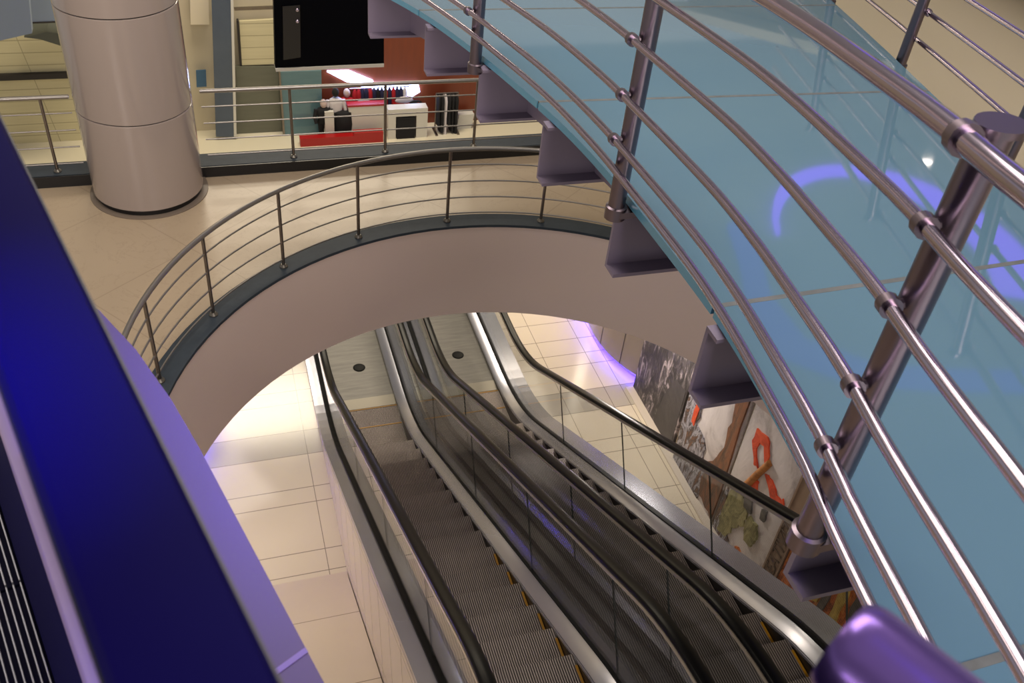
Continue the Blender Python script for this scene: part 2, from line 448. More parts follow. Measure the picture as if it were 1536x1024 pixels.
railing('straight_railing', 'stainless railing with thin rods along the far balcony edge, right of the round column',
        [(-.1, 11.075), (6.15, 11.05)], [(.965, 11.07), (2.17, 11.06), (3.4, 11.06), (4.65, 11.06), (5.9, 11.06)],
        ZC, .965, (.10, .32, .54, .76), .026, .0095, .019, 'rod_steel', 'steel_dull')
railing('straight_railing', 'stainless railing with thin rods along the far balcony edge, left of the round column',
        [(-9, 11.1), (-1.56, 11.08)], [(-1.87, 11.08), (-3.1, 11.08), (-4.3, 11.08)],
        ZC, .965, (.10, .32, .54, .76), .026, .0095, .019, 'rod_steel', 'steel_dull')

# ------------------------------------------------------------------ escalators
def epath(K, zlo, zup, fil=.9, ylo=12.8, yup=1.3):
    Yl, Yu = K-zlo/T30, K-zup/T30
    c30, s30 = math.cos(PI/6), .5
    P = [(ylo, zlo)]
    def bez(a, b, c, n=9):
        return [((1-t)**2*a[0]+2*t*(1-t)*b[0]+t*t*c[0], (1-t)**2*a[1]+2*t*(1-t)*b[1]+t*t*c[1]) for t in [i/n for i in range(n+1)]]
    P += bez((Yl+fil, zlo), (Yl, zlo), (Yl-fil*c30, zlo+fil*s30))
    P += bez((Yu+fil*c30, zup-fil*s30), (Yu, zup), (Yu-fil, zup))
    P.append((yup, zup)); return P
def yz_sweep(mb, path, prof):      # prof: (x, offset along the path normal)
    rings = []
    for i, (y, z) in enumerate(path):
        y0, z0 = path[max(i-1, 0)]; y1, z1 = path[min(i+1, len(path)-1)]
        dy, dz = y1-y0, z1-z0; L = math.hypot(dy, dz); ny, nz = dz/L, -dy/L
        rings.append([(x, y+ny*v, z+nz*v) for x, v in prof])
    return mb.loft(rings)
def zof(path, Y):
    for (ya, za), (yb, zb) in zip(path, path[1:]):
        if yb <= Y <= ya: return za+(zb-za)*(ya-Y)/(ya-yb) if ya > yb else za
    return path[0][1] if Y > path[0][0] else path[-1][1]
def rect(x0, x1, v0, v1): return [(x0, v0), (x1, v0), (x1, v1), (x0, v1)]
KD = 9.95
P_deck = epath(KD, .08, 4.2)
P_nose = epath(9.74, 0., 4.1, .8, 10.45, 1.8)
P_hand = epath(11.8, 1.13, 5.3, .7)
def escalator(C, label, joints, outer_l, outer_r, metal_l, metal_r, clad, yellow_to):
    e = thing('escalator', label, 'escalator', (C, 10.4, 0))
    # steps
    k = 0; y = 10.4
    while y > 1.85:
        zt = zof(P_nose, y-.2)
        if y > 9.55: zt = .0+.004
        z = max(zt, .004)
        m_ = MB(); m_.box(C-.455, C+.455, y-.397, y, z-.24, z)
        st = obj('step', m_, 'tread', e)
        if k <= 1 or y < yellow_to:
            m_ = MB()
            if k <= 1: m_.box(C-.455, C+.455, y-.02, y+.003, z-.02, z+.004)
            else: m_.box(C+.434, C+.4549, y-.36, y-.1, z-.02, z+.004)
            obj('edge_marking', m_, 'yellow', st, label='yellow edge marking')
        k += 1; y -= .4
    for s in (-1, 1):
        xi, xo = sorted((C+s*.46, C+s*.475))
        m_ = MB(); yz_sweep(m_, P_deck, rect(xi, xo, -.42, -.004)); obj('skirt_panel', m_, 'skirt', e)
        xi, xo = sorted((C+s*.455, C+s*.60))
        m_ = MB(); pr = [(C+s*.455, -.035), (C+s*.455, -.012), (C+s*.468, .0), (C+s*.60, .035), (C+s*.60, -.035)]
        yz_sweep(m_, P_deck, pr); obj('inner_deck', m_, 'deck', e, smooth=30, label='bright steel inner deck')
        m_ = MB(); yz_sweep(m_, P_deck, rect(*sorted((C+s*.595, C+s*.655)), -.03, .05)); obj('base_profile', m_, 'black_soft', e)
        ow = outer_l if s < 0 else outer_r; om = metal_l if s < 0 else metal_r
        m_ = MB(); yz_sweep(m_, P_deck, rect(*sorted((C+s*.655, C+s*ow)), -.05, .02)); obj('outer_deck', m_, om, e, label='flat outer deck')
        # glass panels with slanted joints
        js = joints[0 if s < 0 else 1]
        tops = [12.75]+js+[1.35]
        gx = C+s*.615
        for a, b in zip(tops, tops[1:]):
            def foot(Yt):
                zt = zof(P_hand, Yt); best = min((abs((zof(P_deck, Yb)+.03-zt)-(Yb-Yt)*1.732), Yb) for Yb in [Yt-.9+i*.01 for i in range(91)]) if 2.9 < Yt < 10.2 else (0, Yt)
                return best[1]
            ta, tb = a-.006, b+.006; fa, fb = foot(a)-.006, foot(b)+.006
            n = max(6, int((a-b)/.14)); rg = []
            for i in range(n+1):
                f = i/n; yt = ta+(tb-ta)*f; yb_ = fa+(fb-fa)*f
                zt = zof(P_hand, yt)-.03; zb = zof(P_deck, yb_)+.02
                rg.append([(gx-.005, yb_, zb), (gx+.005, yb_, zb), (gx+.005, yt, zt), (gx-.005, yt, zt)])
            m_ = MB(); R_ = [m_.vs(r) for r in rg]
            for A, B in zip(R_, R_[1:]):
                m_.mi = 0; m_.face([A[0], A[3], B[3], B[0]]); m_.face([A[1], B[1], B[2], A[2]])
                m_.mi = 1; m_.face([A[0], B[0], B[1], A[1]]); m_.face([A[3], A[2], B[2], B[3]])
            m_.mi = 1; m_.face(R_[0]); m_.face(R_[-1])
            obj('glass_panel', m_, ['glass', 'glass_edge'], e)
        # handrail with its round newel ends
        hx = C+s*.625
        lo = [(12.8+.45*math.sin(q), .68+.45*math.cos(q)) for q in [PI*i/10 for i in range(10, 0, -1)]]
        hi = [(1.3-.45*math.sin(q), 4.85+.45*math.cos(q)) for q in [PI*i/10 for i in range(1, 11)]]
        full = lo+P_hand+hi
        hp = [(hx-.046, -.012), (hx-.052, .004), (hx-.047, .02), (hx-.034, .028), (hx+.034, .028), (hx+.047, .02), (hx+.052, .004), (hx+.046, -.012)]
        m_ = MB(); yz_sweep(m_, full, hp); obj('handrail', m_, 'black_rubber', e, smooth=50, label='black rubber handrail')
        m_ = MB(); yz_sweep(m_, P_hand, rect(hx-.053, hx+.04, -.04, -.0125)); obj('handrail_guide', m_, 'guide', e, label='pale metal handrail guide')
    m_ = MB(); m_.box(C-.60, C+.60, 10.62, 13.2, -.01, .012); lp = obj('landing_plate', m_, 'plate', e, label='brushed steel floor plate')
    m_ = MB(); m_.lathe((C+.03, 11.36), [(0, .017), (.06, .017), (.085, .022), (.10, .013)], 24); obj('inspection_cover', m_, 'black_soft', lp, smooth=40)
    m_ = MB(); m_.loft([[(x, 10.405, .006), (x, 10.405, .012), (x, 10.62, .03), (x, 10.62, .0)] for x in (C-.455, C+.455)]); obj('comb_plate', m_, 'gold', e)
    m_ = MB(); m_.box(C-.60, C+.60, 1.0, 1.84, 3.96, 4.105); obj('landing_plate', m_, 'plate', e)
    for s in clad:
        xa, xb = sorted((C+s*(outer_l if s < 0 else outer_r), C+s*((outer_l if s < 0 else outer_r)-.03)))
        m_ = MB(); m_.loft([[(xa, y, 0), (xb, y, 0), (xb, y, z-.05), (xa, y, z-.05)] for y, z in P_deck]); obj('side_cladding', m_, 'side_tile', e, label='pale tiled side')
    return e
def side_tile_material():
    m = mat('tiled_side', (206, 194, 180), .2); t = NT(m)
    p, x, y, z = t.coord()
    u = t.math('SUBTRACT', y, t.math('MULTIPLY', z, .3))
    g = t.every(u, .62, .2, .013); v = t.math('ADD', z, t.math('MULTIPLY', y, T30)); g = t.math('MAXIMUM', g, t.every(v, 1.1, .1, .008))
    t.l(t.mixc(t.math('MULTIPLY', g, .7), (208, 196, 182), (96, 86, 78)), t.b.inputs['Base Color'])
    return m
M['side_tile'] = side_tile_material()
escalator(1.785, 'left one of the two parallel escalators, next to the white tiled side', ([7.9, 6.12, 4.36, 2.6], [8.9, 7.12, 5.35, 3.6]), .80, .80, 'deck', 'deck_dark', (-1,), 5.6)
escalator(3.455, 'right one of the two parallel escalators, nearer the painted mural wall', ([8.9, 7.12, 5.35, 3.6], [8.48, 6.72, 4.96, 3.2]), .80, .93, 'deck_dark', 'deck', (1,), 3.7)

# ------------------------------------------------------------------ glass walkway on steel beams
def zw(y): return EYE-(1.605+.125*y)
def xn(y): return .97+.42*y-.0834*y*y+.0047*y**3 if y > 0 else .97+.42*y      # near edge
def xf(y): return 2.40+.42*y-.006*y*y                                          # far edge
NEAR = [(1.37, .8), (1.39, 1.24)]
import bisect
_np = [(-1.2, .55), (-.6, .80), (0, 1.03), (.5, 1.19), (1.0, 1.32), (1.24, 1.39), (1.51, 1.45), (1.8, 1.51), (2.11, 1.56), (2.4, 1.59), (2.77, 1.62), (3.27, 1.655), (3.9, 1.665), (4.52, 1.635), (5.2, 1.58), (6.12, 1.46), (7.0, 1.25), (8.2, .85)]
def xn(y):                          # smooth curve through the near edge (Catmull-Rom)
    ys = [q[0] for q in _np]; i = min(max(bisect.bisect(ys, y)-1, 0), len(_np)-2)
    p = [_np[max(i-1, 0)], _np[i], _np[i+1], _np[min(i+2, len(_np)-1)]]
    h = p[2][0]-p[1][0]; u = (y-p[1][0])/h
    m1 = (p[2][1]-p[0][1])/(p[2][0]-p[0][0])*h; m2 = (p[3][1]-p[1][1])/(p[3][0]-p[1][0])*h
    return (2*u**3-3*u*u+1)*p[1][1]+(u**3-2*u*u+u)*m1+(-2*u**3+3*u*u)*p[2][1]+(u**3-u*u)*m2
def xf(y): return 2.40+.42*y-.006*y*y
W = thing('glass_walkway', 'curved walkway of frosted blue glass panels carried on grey steel beams', 'walkway', (2.5, 3.2, zw(3.2)))
jl = [(-1.1, -1.1), (.69, .73), (2.16, 2.22), (4.27, 4.13), (6.2, 6.1), (8.2, 8.0)]   # joint ends on near and far edge
for (an, af), (bn, bf) in zip(jl, jl[1:]):
    g = .011; n = 14; rg = []
    for i in range(n+1):
        f = i/n; yn = an+g+(bn-an-2*g)*f; yf = af+g+(bf-af-2*g)*f
        a = Vector((xn(yn), yn, zw(yn))); b = Vector((xf(yf), yf, zw(yf)))
        rg.append([a, b, b-Vector((0, 0, .04)), a-Vector((0, 0, .04))])
    m_ = MB(); R_ = [m_.vs(r) for r in rg]
    for A, B in zip(R_, R_[1:]):
        m_.mi = 0; m_.face([A[0], A[1], B[1], B[0]]); m_.face([A[2], A[3], B[3], B[2]])
        m_.mi = 1; m_.face([A[3], A[0], B[0], B[3]]); m_.face([A[1], A[2], B[2], B[1]])
    m_.face(R_[0]); m_.face(R_[-1])
    obj('glass_panel', m_, ['frost', 'frost_edge'], W)
M['joint'] = mottled('joint_sealant', (104, 108, 108), (58, 62, 62), 18, .5)
for an, af in jl[1:-1]:
    m_ = MB(); a = Vector((xn(an)+.004, an, zw(an)-.006)); b = Vector((xf(af)-.004, af, zw(af)-.006)); d = (b-a)*.5
    m_.obox((a+b)*.5, d, (0, .011, 0), (0, 0, .008)); obj('joint_strip', m_, 'joint', W)
BY = [-.8, .2, 1.19, 2.09, 3.08, 4.08, 5.05, 5.99, 6.95]
def dep(y): return max(.22, min(.33, .235+(y-1.19)*.075))
for y in BY:                         # angle beams: upright web, foot flange towards the camera
    yf = y+(.0 if y > 3 else .03); zz = zw(y)-.045
    xa = xn(y)-.035; xb = xf(yf)+.05
    dp = dep(y); m_ = MB(); m_.box(xa, xb, y, y+.018, zz-dp, zz)
    m_.box(xa, xb, y-.08, y, zz-dp, zz-dp+.018)
    m_.box(xa, xb, y-.06, y, zz-.016, zz)
    obj('beam', m_, 'beam', W)
for s_, off in (('n', .30), ('f', -.30)):
    m_ = MB(); rg = []
    for i in range(61):
        y = -.8+7.75*i/60; x = (xn(y) if s_ == 'n' else xf(y))+off; z = zw(y)-.05
        rg.append([(x-.008, y, z), (x+.008, y, z), (x+.008, y, z-dep(y)+.02), (x-.008, y, z-dep(y)+.02)])
    m_.loft(rg); obj('stringer', m_, 'beam', W, smooth=40)
# walkway railings
def walk_rail(label, xfun, side, posts, heights, top, r_post, y0, y1, n=90):
    t = thing('walkway_railing', label, 'railing', (xfun(posts[0]), posts[0], zw(posts[0])))
    off = .12*side
    for h in heights:
        m_ = MB(); m_.tube([(xfun(y0+(y1-y0)*i/n)+off, y0+(y1-y0)*i/n, zw(y0+(y1-y0)*i/n)+h) for i in range(n+1)], .0155, 10); obj('rail', m_, 'steel', t, smooth=50)
    m_ = MB(); m_.tube([(xfun(y0+(y1-y0)*i/n)+off, y0+(y1-y0)*i/n, zw(y0+(y1-y0)*i/n)+top) for i in range(n+1)], .0235, 12); obj('handrail', m_, 'steel', t, smooth=50)
    for y in posts:
        px = xfun(y)+.055*side; z = zw(y)
        m_ = MB(); m_.tube([(px, y, z-.06), (px, y, z+top+.015)], .036, 18); p = obj('post', m_, 'steel_post', t, loc=(px, y, z), smooth=50)
        # slanted oval cap
        m_ = MB(); m_.prism([(px+.052*math.cos(q)-.008*side, y+.043*math.sin(q)) for q in [2*PI*i/18 for i in range(18)]], z+top+.012, z+top+.026); obj('cap', m_, 'steel_post', p, smooth=30)
        # foot bracket
        m_ = MB(); m_.lathe((px, y), [(0, z-.09), (.046, z-.09), (.046, z-.035), (.036, z-.03)], 16); m_.box(min(px, px-.14*side), max(px, px-.14*side), y-.045, y+.045, z-.075, z-.046); obj('foot_bracket', m_, 'steel_post', p, smooth=40)
        for h in list(heights)[1:]+[top]:
            yy = y-.0; rr = .0155 if h != top else .0235
            cx_ = xfun(yy)+off; cz = z+h
            m_ = MB(); tx = (xfun(yy+.05)-xfun(yy-.05))/.1
            tv = Vector((tx, 1, -.125)).normalized()
            c0 = Vector((cx_, yy, cz))
            m_.tube([c0-tv*.014, c0+tv*.014], rr+.009, 12)
            m_.tube([c0, (px, yy, cz)], .012, 8)
            obj('clamp', m_, 'steel_post', p, smooth=40)
    return t
walk_rail('thick steel railing on the near side of the blue glass walkway', xn, -1, [1.16, 3.05, 5.08, 7.0], (.17, .28, .47, .69, .88), 1.06, .036, -1.0, 8.0)
walk_rail('steel railing on the far side of the blue glass walkway, against the cream wall', xf, 1, [3.15, 4.74, 6.4], (.12, .30, .49, .66, .86), 1.06, .03, -1.0, 8.0)

# ------------------------------------------------------------------ murals on the right wall
def paint(name, stops, scale, stretch, dist=.6, bump=.6, rough=.55, detail=7):
    m = mat(name, (128, 128, 128), rough, 0, .4); t = NT(m)
    p, x, y, z = t.coord()
    f = t.noise(p, scale, detail, .68, dist, stretch)
    t.l(t.ramp(f, stops), t.b.inputs['Base Color']); t.bump(f, bump, .02)
    return m
M['p_dark'] = paint('charcoal_paint', [(.3, (34, 32, 34)), (.47, (58, 54, 56)), (.55, (92, 86, 88)), (.62, (176, 164, 168)), (.7, (60, 56, 58))], 1.9, (1, 3.2, 1.0), 1.2)
M['p_plain'] = paint('plain_charcoal', [(.3, (60, 57, 59)), (.7, (76, 72, 73))], 2., (1, 1, 1))
M['p_white'] = paint('white_plaster_paint', [(.3, (132, 124, 124)), (.48, (196, 190, 190)), (.7, (214, 208, 208))], 1.5, (1, 1.2, .7), .8)
M['p_mix'] = paint('mixed_dark_paint', [(.28, (28, 26, 28)), (.4, (88, 84, 88)), (.47, (170, 168, 178)), (.54, (60, 54, 54)), (.63, (120, 84, 62)), (.69, (44, 40, 42)), (.78, (180, 176, 180))], 2.6, (1, 2.2, .8), 1.5)
M['p_brown'] = paint('brown_bark_paint', [(.25, (48, 38, 32)), (.45, (100, 72, 54)), (.6, (132, 84, 56)), (.75, (82, 66, 56))], 3., (1, 2.5, .7), 1.)
M['p_red'] = paint('red_orange_paint', [(.3, (150, 44, 20)), (.5, (206, 70, 34)), (.7, (222, 96, 52))], 6., (1, 1, 1), 1.)
M['p_wood'] = paint('ochre_wood_paint', [(.3, (126, 76, 34)), (.6, (178, 118, 60))], 5., (1, 1, 3))
M['p_olive'] = paint('olive_paint', [(.25, (58, 54, 34)), (.45, (122, 118, 78)), (.6, (158, 152, 108)), (.75, (96, 90, 58))], 5., (1, 1.5, .8), 1.2)
M['p_grey'] = paint('dark_grey_paint', [(.3, (52, 50, 48)), (.7, (98, 94, 88))], 5., (1, 1, 1))
M['p_fire'] = paint('orange_fur_paint', [(.22, (44, 28, 20)), (.4, (128, 64, 24)), (.52, (196, 104, 40)), (.62, (214, 140, 62)), (.72, (120, 60, 26)), (.85, (60, 40, 28))], 2.6, (1, 3.4, .9), 1.4)
M['p_gold'] = paint('yellow_leaf_paint', [(.3, (140, 116, 44)), (.7, (206, 178, 88))], 5., (1, 2, 1))
M['p_strip'] = mottled('carved_strip', (150, 128, 108), (120, 100, 86), 6, .6)
M['p_letter'] = mat('carved_letter', (92, 74, 60), .6)
def slab_yz(mb, pts, x0, x1):        # outline on the wall given a thickness in X
    return mb.hexa([(x1, y, z) for y, z in pts], [(x0, y, z) for y, z in pts])
XW = 6.2
def panel(name, label, ya, yb, z0, z1, m, th=.05, cat='painting'):
    m_ = MB(); slab_yz(m_, [(ya, z0), (yb, z0), (yb, z1), (ya, z1)], XW-th, XW-.001)
    o = thing(name, label, cat, (XW-th/2, (ya+yb)/2, z0)); obj('canvas', m_, m, o); return o
def relief(par, name, pts, m, x=XW-.07, x1=XW-.049, label=None, smooth=None):
    m_ = MB(); slab_yz(m_, pts, x, x1); return obj(name, m_, m, par, label=label)
def jag(pts, j=.03, n=3):            # ragged outline
    out = []
    for i in range(len(pts)):
        a, b = Vector(pts[i]), Vector(pts[(i+1) % len(pts)])
        for k in range(n):
            q = a+(b-a)*(k/n); out.append((q.x+random.uniform(-j, j), q.y+random.uniform(-j, j)))
    return out
pD = panel('mural_panel', 'dark charcoal mural panel with pale streaks beside the curved cream wall', 10.02, 8.52, .0, 2.6, 'p_dark')
relief(pD, 'plain_area', [(9.2, .05), (8.56, .05), (8.56, 1.25), (8.9, 1.2), (9.05, .8)], 'p_plain', XW-.054)
pB = panel('mural_panel', 'grey white mural panel with brown bark and dark ragged left edge', 8.42, 7.12, .0, 2.6, 'p_white')
relief(pB, 'dark_paint_patch', jag([(8.40, .02), (7.6, .02), (7.55, .5), (7.75, .95), (8.1, 1.1), (8.05, 1.7), (8.12, 2.5), (8.40, 2.5)], .05, 4), 'p_mix')
relief(pB, 'bark_patch', jag([(7.42, 2.5), (7.14, 2.5), (7.14, .1), (7.55, .15), (7.6, .7), (7.38, 1.2), (7.34, 1.8)], .04, 4), 'p_brown', XW-.075)
relief(pB, 'red_streak', jag([(8.2, 1.0), (8.12, 1.0), (8.1, 1.6), (8.18, 1.62)], .02, 3), 'p_red', XW-.08)
pC = panel('mural_panel', 'white mural panel with red strokes, a wooden log and an olive animal shape', 7.05, 5.86, .0, 2.6, 'p_white')
relief(pC, 'red_stroke', jag([(6.86, 2.18), (6.62, 2.26), (6.5, 2.1), (6.44, 1.92), (6.52, 1.9), (6.62, 2.08), (6.74, 2.06), (6.72, 1.88), (6.6, 1.72), (6.68, 1.68), (6.86, 1.95)], .015, 3), 'p_red')
relief(pC, 'red_stroke', jag([(6.42, 1.78), (6.30, 1.84), (6.1, 1.72), (5.98, 1.80), (5.9, 1.62), (6.06, 1.52), (6.22, 1.6)], .02, 3), 'p_red')
relief(pC, 'red_stroke', jag([(6.62, 1.52), (6.5, 1.56), (6.46, 1.38), (6.56, 1.30)], .015, 3), 'p_red')
m_ = MB(); m_.tube([(XW-.07, 6.42, 2.0), (XW-.07, 6.55, 1.65), (XW-.07, 6.66, 1.32)], [.045, .05, .055], 10); obj('log', m_, 'p_wood', pC, smooth=50)
relief(pC, 'animal_shape', jag([(6.9, 1.02), (6.66, 1.12), (6.5, .98), (6.46, .72), (6.6, .5), (6.72, .2), (6.92, .1), (6.98, .5)], .03, 4), 'p_olive')
relief(pC, 'animal_shape', jag([(6.42, .98), (6.24, 1.0), (6.14, .82), (6.2, .62), (6.34, .58), (6.42, .74)], .015, 4), 'p_olive', XW-.085)
relief(pC, 'dark_patch', jag([(6.7, 1.24), (6.5, 1.3), (6.42, 1.02), (6.56, .98)], .02, 3), 'p_grey', XW-.078)
relief(pC, 'dark_patch', jag([(6.26, 1.32), (6.16, 1.36), (6.14, 1.18), (6.24, 1.16)], .015, 3), 'p_grey', XW-.078)
relief(pC, 'dark_paint_patch', jag([(7.03, .02), (6.6, .02), (6.7, .3), (6.9, .45), (7.03, .9)], .04, 4), 'p_mix', XW-.066)
relief(pC, 'orange_patch', jag([(6.5, .02), (5.9, .02), (5.9, .28), (6.2, .36), (6.45, .3)], .05, 4), 'p_fire')
# carved strip with letters
S = thing('carved_strip', 'narrow carved strip of upright lettering between the white and the orange mural panels', 'sign', (XW-.03, 5.72, 0))
m_ = MB(); slab_yz(m_, [(5.85, .0), (5.6, .0), (5.6, 2.6), (5.85, 2.6)], XW-.06, XW-.001); obj('board', m_, 'p_strip', S)
m_ = MB()
for ya in (5.845, 5.60):
    slab_yz(m_, [(ya+.015, 0), (ya-.012, 0), (ya-.012, 2.6), (ya+.015, 2.6)], XW-.075, XW-.06)
obj('border', m_, 'p_strip', S)
cu = bpy.data.curves.new('lettering', 'FONT'); cu.body = 'CREATIVITY'; cu.size = .27; cu.extrude = .008; cu.space_character = 1.02
cu.align_x = 'LEFT'; cu.align_y = 'CENTER'; cu.materials.append(M['p_letter'])
tmp = bpy.data.objects.new('tmp', cu); COL.objects.link(tmp)
me = bpy.data.meshes.new_from_object(tmp.evaluated_get(bpy.context.evaluated_depsgraph_get())); bpy.data.objects.remove(tmp)
tx = bpy.data.objects.new('lettering', me); COL.objects.link(tx); tx.parent = S
# reading upwards: text x -> world +Z, text y -> world +Y, facing -X
tx.matrix_local = Matrix(((0, 0, -1, -.036), (0, 1, 0, .005), (1, 0, 0, .32), (0, 0, 0, 1)))
tx['label'] = 'dark carved letters'
pF = panel('mural_panel', 'orange brown fur-like mural panel with yellow leaf shapes', 5.58, 3.2, .0, 2.6, 'p_fire')
relief(pF, 'leaf_shape', jag([(5.05, 1.62), (4.86, 1.66), (4.9, 1.22), (5.0, 1.1)], .02, 3), 'p_gold')
relief(pF, 'leaf_shape', jag([(4.72, 1.95), (4.6, 2.0), (4.5, 1.3), (4.62, 1.2)], .03, 3), 'p_gold')
relief(pF, 'dark_stroke', jag([(4.86, 1.9), (4.74, 1.9), (4.74, .9), (4.86, .8)], .03, 4), 'p_grey')
relief(pF, 'dark_stroke', jag([(4.42, 2.1), (4.1, 2.1), (4.2, .9), (4.4, .8)], .04, 4), 'p_grey')
mb = MB(); mb.box(6.02, 6.2, 3.2, 10.03, 0, .03)
struct('baseboard_right', mb, 'white_tile', 'low pale kerb at the foot of the mural wall', 'baseboard')

# ------------------------------------------------------------------ shops beyond the far railing (lowest floor)
M['plank'] = None
def plank_material():
    m = mat('pale_plank_cladding', (196, 184, 136), .5); t = NT(m)
    p, x, y, z = t.coord(); f = t.noise(p, 1.2, 5, .6, stretch=(.5, 1, 8))
    c = t.mixc(f, (212, 204, 168), (190, 182, 148))
    g = t.math('MAXIMUM', t.every(z, .36, .1, .012), t.every(t.math('ADD', x, t.math('MULTIPLY', z, .15)), 1.9, .7, .01))
    t.l(t.mixc(t.math('MULTIPLY', g, .5), c, (96, 88, 62)), t.b.inputs['Base Color']); return m
M['plank'] = plank_material()
M['slate'] = mottled('slate_blue_panel', (86, 98, 114), (62, 74, 92), 1.2, .25)
M['pale_blue'] = mat('pale_blue_board', (132, 146, 164), .5)
M['grey_pane'] = mottled('grey_shop_front', (110, 112, 98), (90, 92, 82), 2, .2, stretch=(.4, 1, 4))
M['teal_pane'] = mottled('teal_window', (104, 136, 144), (84, 116, 126), 2, .1, stretch=(.5, 1, 3))
M['black_panel'] = mat('black_screen', (6, 7, 13), .4, 0, .04)
M['black_inset'] = mat('dark_inset', (30, 31, 34), .3)
M['wood_red'] = mottled('red_brown_wood', (134, 62, 34), (106, 50, 32), 1.5, .4, stretch=(6, 6, .6))
M['red'] = mat('red_lacquer', (160, 20, 22), .35)
M['white'] = mat('white_furniture', (206, 204, 196), .5)
M['cloth_black'] = mat('black_cloth', (16, 16, 20), .85)
M['cloth_white'] = mat('white_cloth', (206, 200, 204), .85)
M['cloth_red'] = mat('red_cloth', (168, 22, 34), .85)
M['cloth_navy'] = mat('navy_cloth', (30, 32, 66), .85)
M['skin'] = mat('mannequin_plastic', (190, 170, 164), .5)
M['tube'] = mat('cold_white_tube', (230, 236, 255), .4, emit=(176, 196, 255), estr=11.)
YB = 27.55
def card(mb, pix, Y, th=.06):        # upright panel at distance Y whose outline is read off the sight lines
    pts = [atY(x, y, Y) for x, y in pix]
    return mb.hexa([(p.x, Y, p.z) for p in pts], [(p.x, Y+th, p.z) for p in pts])
mb = MB(); mb.box(-12, 16, YB+.3, YB+.5, ZD, 9)
struct('wall_back', mb, 'cream_wall', 'cream wall behind the shops beyond the far railing', 'wall')
mb = MB(); p0 = atY(118, 60, YB); mb.box(-10, p0.x, YB+.1, YB+.29, ZD, 2.6)
struct('wall_back.001', mb, 'plank', 'pale plank clad wall left of the column beyond the railing', 'wall')
m_ = MB(); a = atY(-60, 113, YB); b = atY(118, 109, YB); m_.box(a.x, b.x, YB-.05, YB+.1, b.z-.14, b.z+.02)
struct('trim_5', m_, 'groove', 'dark ledge across the plank wall left of the column', 'ledge')
t = thing('hanging_board', 'slate blue hanging board in the upper left corner', 'board', tuple(atY(10, 58, 24)))
m_ = MB(); card(m_, [(-60, 70), (-60, -80), (36, -80), (48, 50), (0, 61)], 24, .3); obj('face', m_, 'pale_blue', t)
t = thing('hanging_board', 'pale blue board left of the round column, with a dark lower edge', 'board', tuple(atY(75, 33, 26)))
m_ = MB(); card(m_, [(44, 34), (38, -60), (120, -60), (120, 31)], 26, .2); obj('face', m_, 'pale_blue', t)
m_ = MB(); card(m_, [(46, 35.5), (44, 33.5), (120, 30.5), (120, 33)], 25.98, .2); obj('edge', m_, 'groove', t)
o = obj('canopy', card(MB(), [(36, 56), (70, 48), (118, 54), (118, 76), (92, 69), (60, 59)], 26.4, 1.0), mat('grey_canopy', (84, 88, 80), .6)); tag(o, 'dark grey canopy edge under the pale blue board left of the column', 'canopy')
# fronts right of the column
o = obj('door_panel', card(MB(), [(286, 37), (284, -40), (312, -40), (314, 37)], YB, .25), mat('cream_board', (214, 204, 180), .5)); tag(o, 'cream hanging board just right of the round column', 'board')
t = thing('sliding_door', 'tall slate blue panel with a pale metal edge right of the column', 'door', tuple(atY(338, 128, YB-.4)))
m_ = MB(); card(m_, [(324, 205), (316, -40), (345, -40), (349, 128), (353, 205)], YB-.4, .12); obj('leaf', m_, 'slate', t)
m_ = MB(); card(m_, [(351, 205), (345, -40), (349, -40), (355, 205)], YB-.42, .14); obj('edge_frame', m_, 'white', t)
o = obj('window_sign', card(MB(), [(295, 131), (294, 106), (309, 105), (310, 130)], YB, .05), mat('blue_sign', (58, 96, 128), .5)); tag(o, 'small blue notice on the cream wall right of the column', 'sign')
m_ = MB(); card(m_, [(352, 16), (351, 12.5), (412, 10), (412, 14)], YB, .1); tag(obj('rail_bar', m_, 'steel_dull'), 'thin grey bar above the cream framed panel', 'bar')
t = thing('wall_panel', 'cream framed panel with faint plank lines left of the black screen', 'panel', tuple(atY(380, 98, YB)))
m_ = MB(); card(m_, [(363, 98), (359, 32), (411, 29), (413, 96)], YB, .12); obj('board', m_, 'plank', t)
m_ = MB(); card(m_, [(360, 99), (355, 31), (358, 31), (363, 99)], YB-.02, .16); obj('frame', m_, 'groove', t)
o = obj('shop_window', card(MB(), [(331, 207), (355, 129), (353, 100), (426, 100), (430, 205)], YB-.05, .1), 'grey_pane'); tag(o, 'dull grey shop front pane left of the teal window', 'window')
t = thing('shop_window', 'teal glass shop window beside the clothes display', 'window', tuple(atY(455, 206, YB-.3)))
m_ = MB(); card(m_, [(427, 206), (420, 108), (482, 106), (484, 206)], YB-.3, .08); obj('pane', m_, 'teal_pane', t)
m_ = MB(); card(m_, [(425, 206), (418, 108), (420.5, 108), (428, 206)], YB-.33, .12); obj('frame', m_, 'steel_dull', t)
t = thing('black_screen', 'big black panel hanging above the clothes shop', 'screen', tuple(atY(490, 100, 23.5)))
m_ = MB(); card(m_, [(413, 104), (409, -60), (576, -60), (576, 97)], 23.5, .25); obj('face', m_, 'black_panel', t)
m_ = MB(); card(m_, [(414, 107.5), (413, 103), (576, 96), (576, 100.5)], 23.46, .3); obj('lower_trim', m_, 'white', t, label='pale lower edge')
m_ = MB(); card(m_, [(425, 90), (424, 10), (450, 8), (451, 86)], 23.46, .03); ins = obj('inset_panel', m_, 'black_inset', t)
for py in (15, 32):
    p = atY(446, py, 23.43); m_ = MB(); m_.blob(p, (.05, .04, .05)); obj('knob', m_, 'steel', ins, smooth=60)
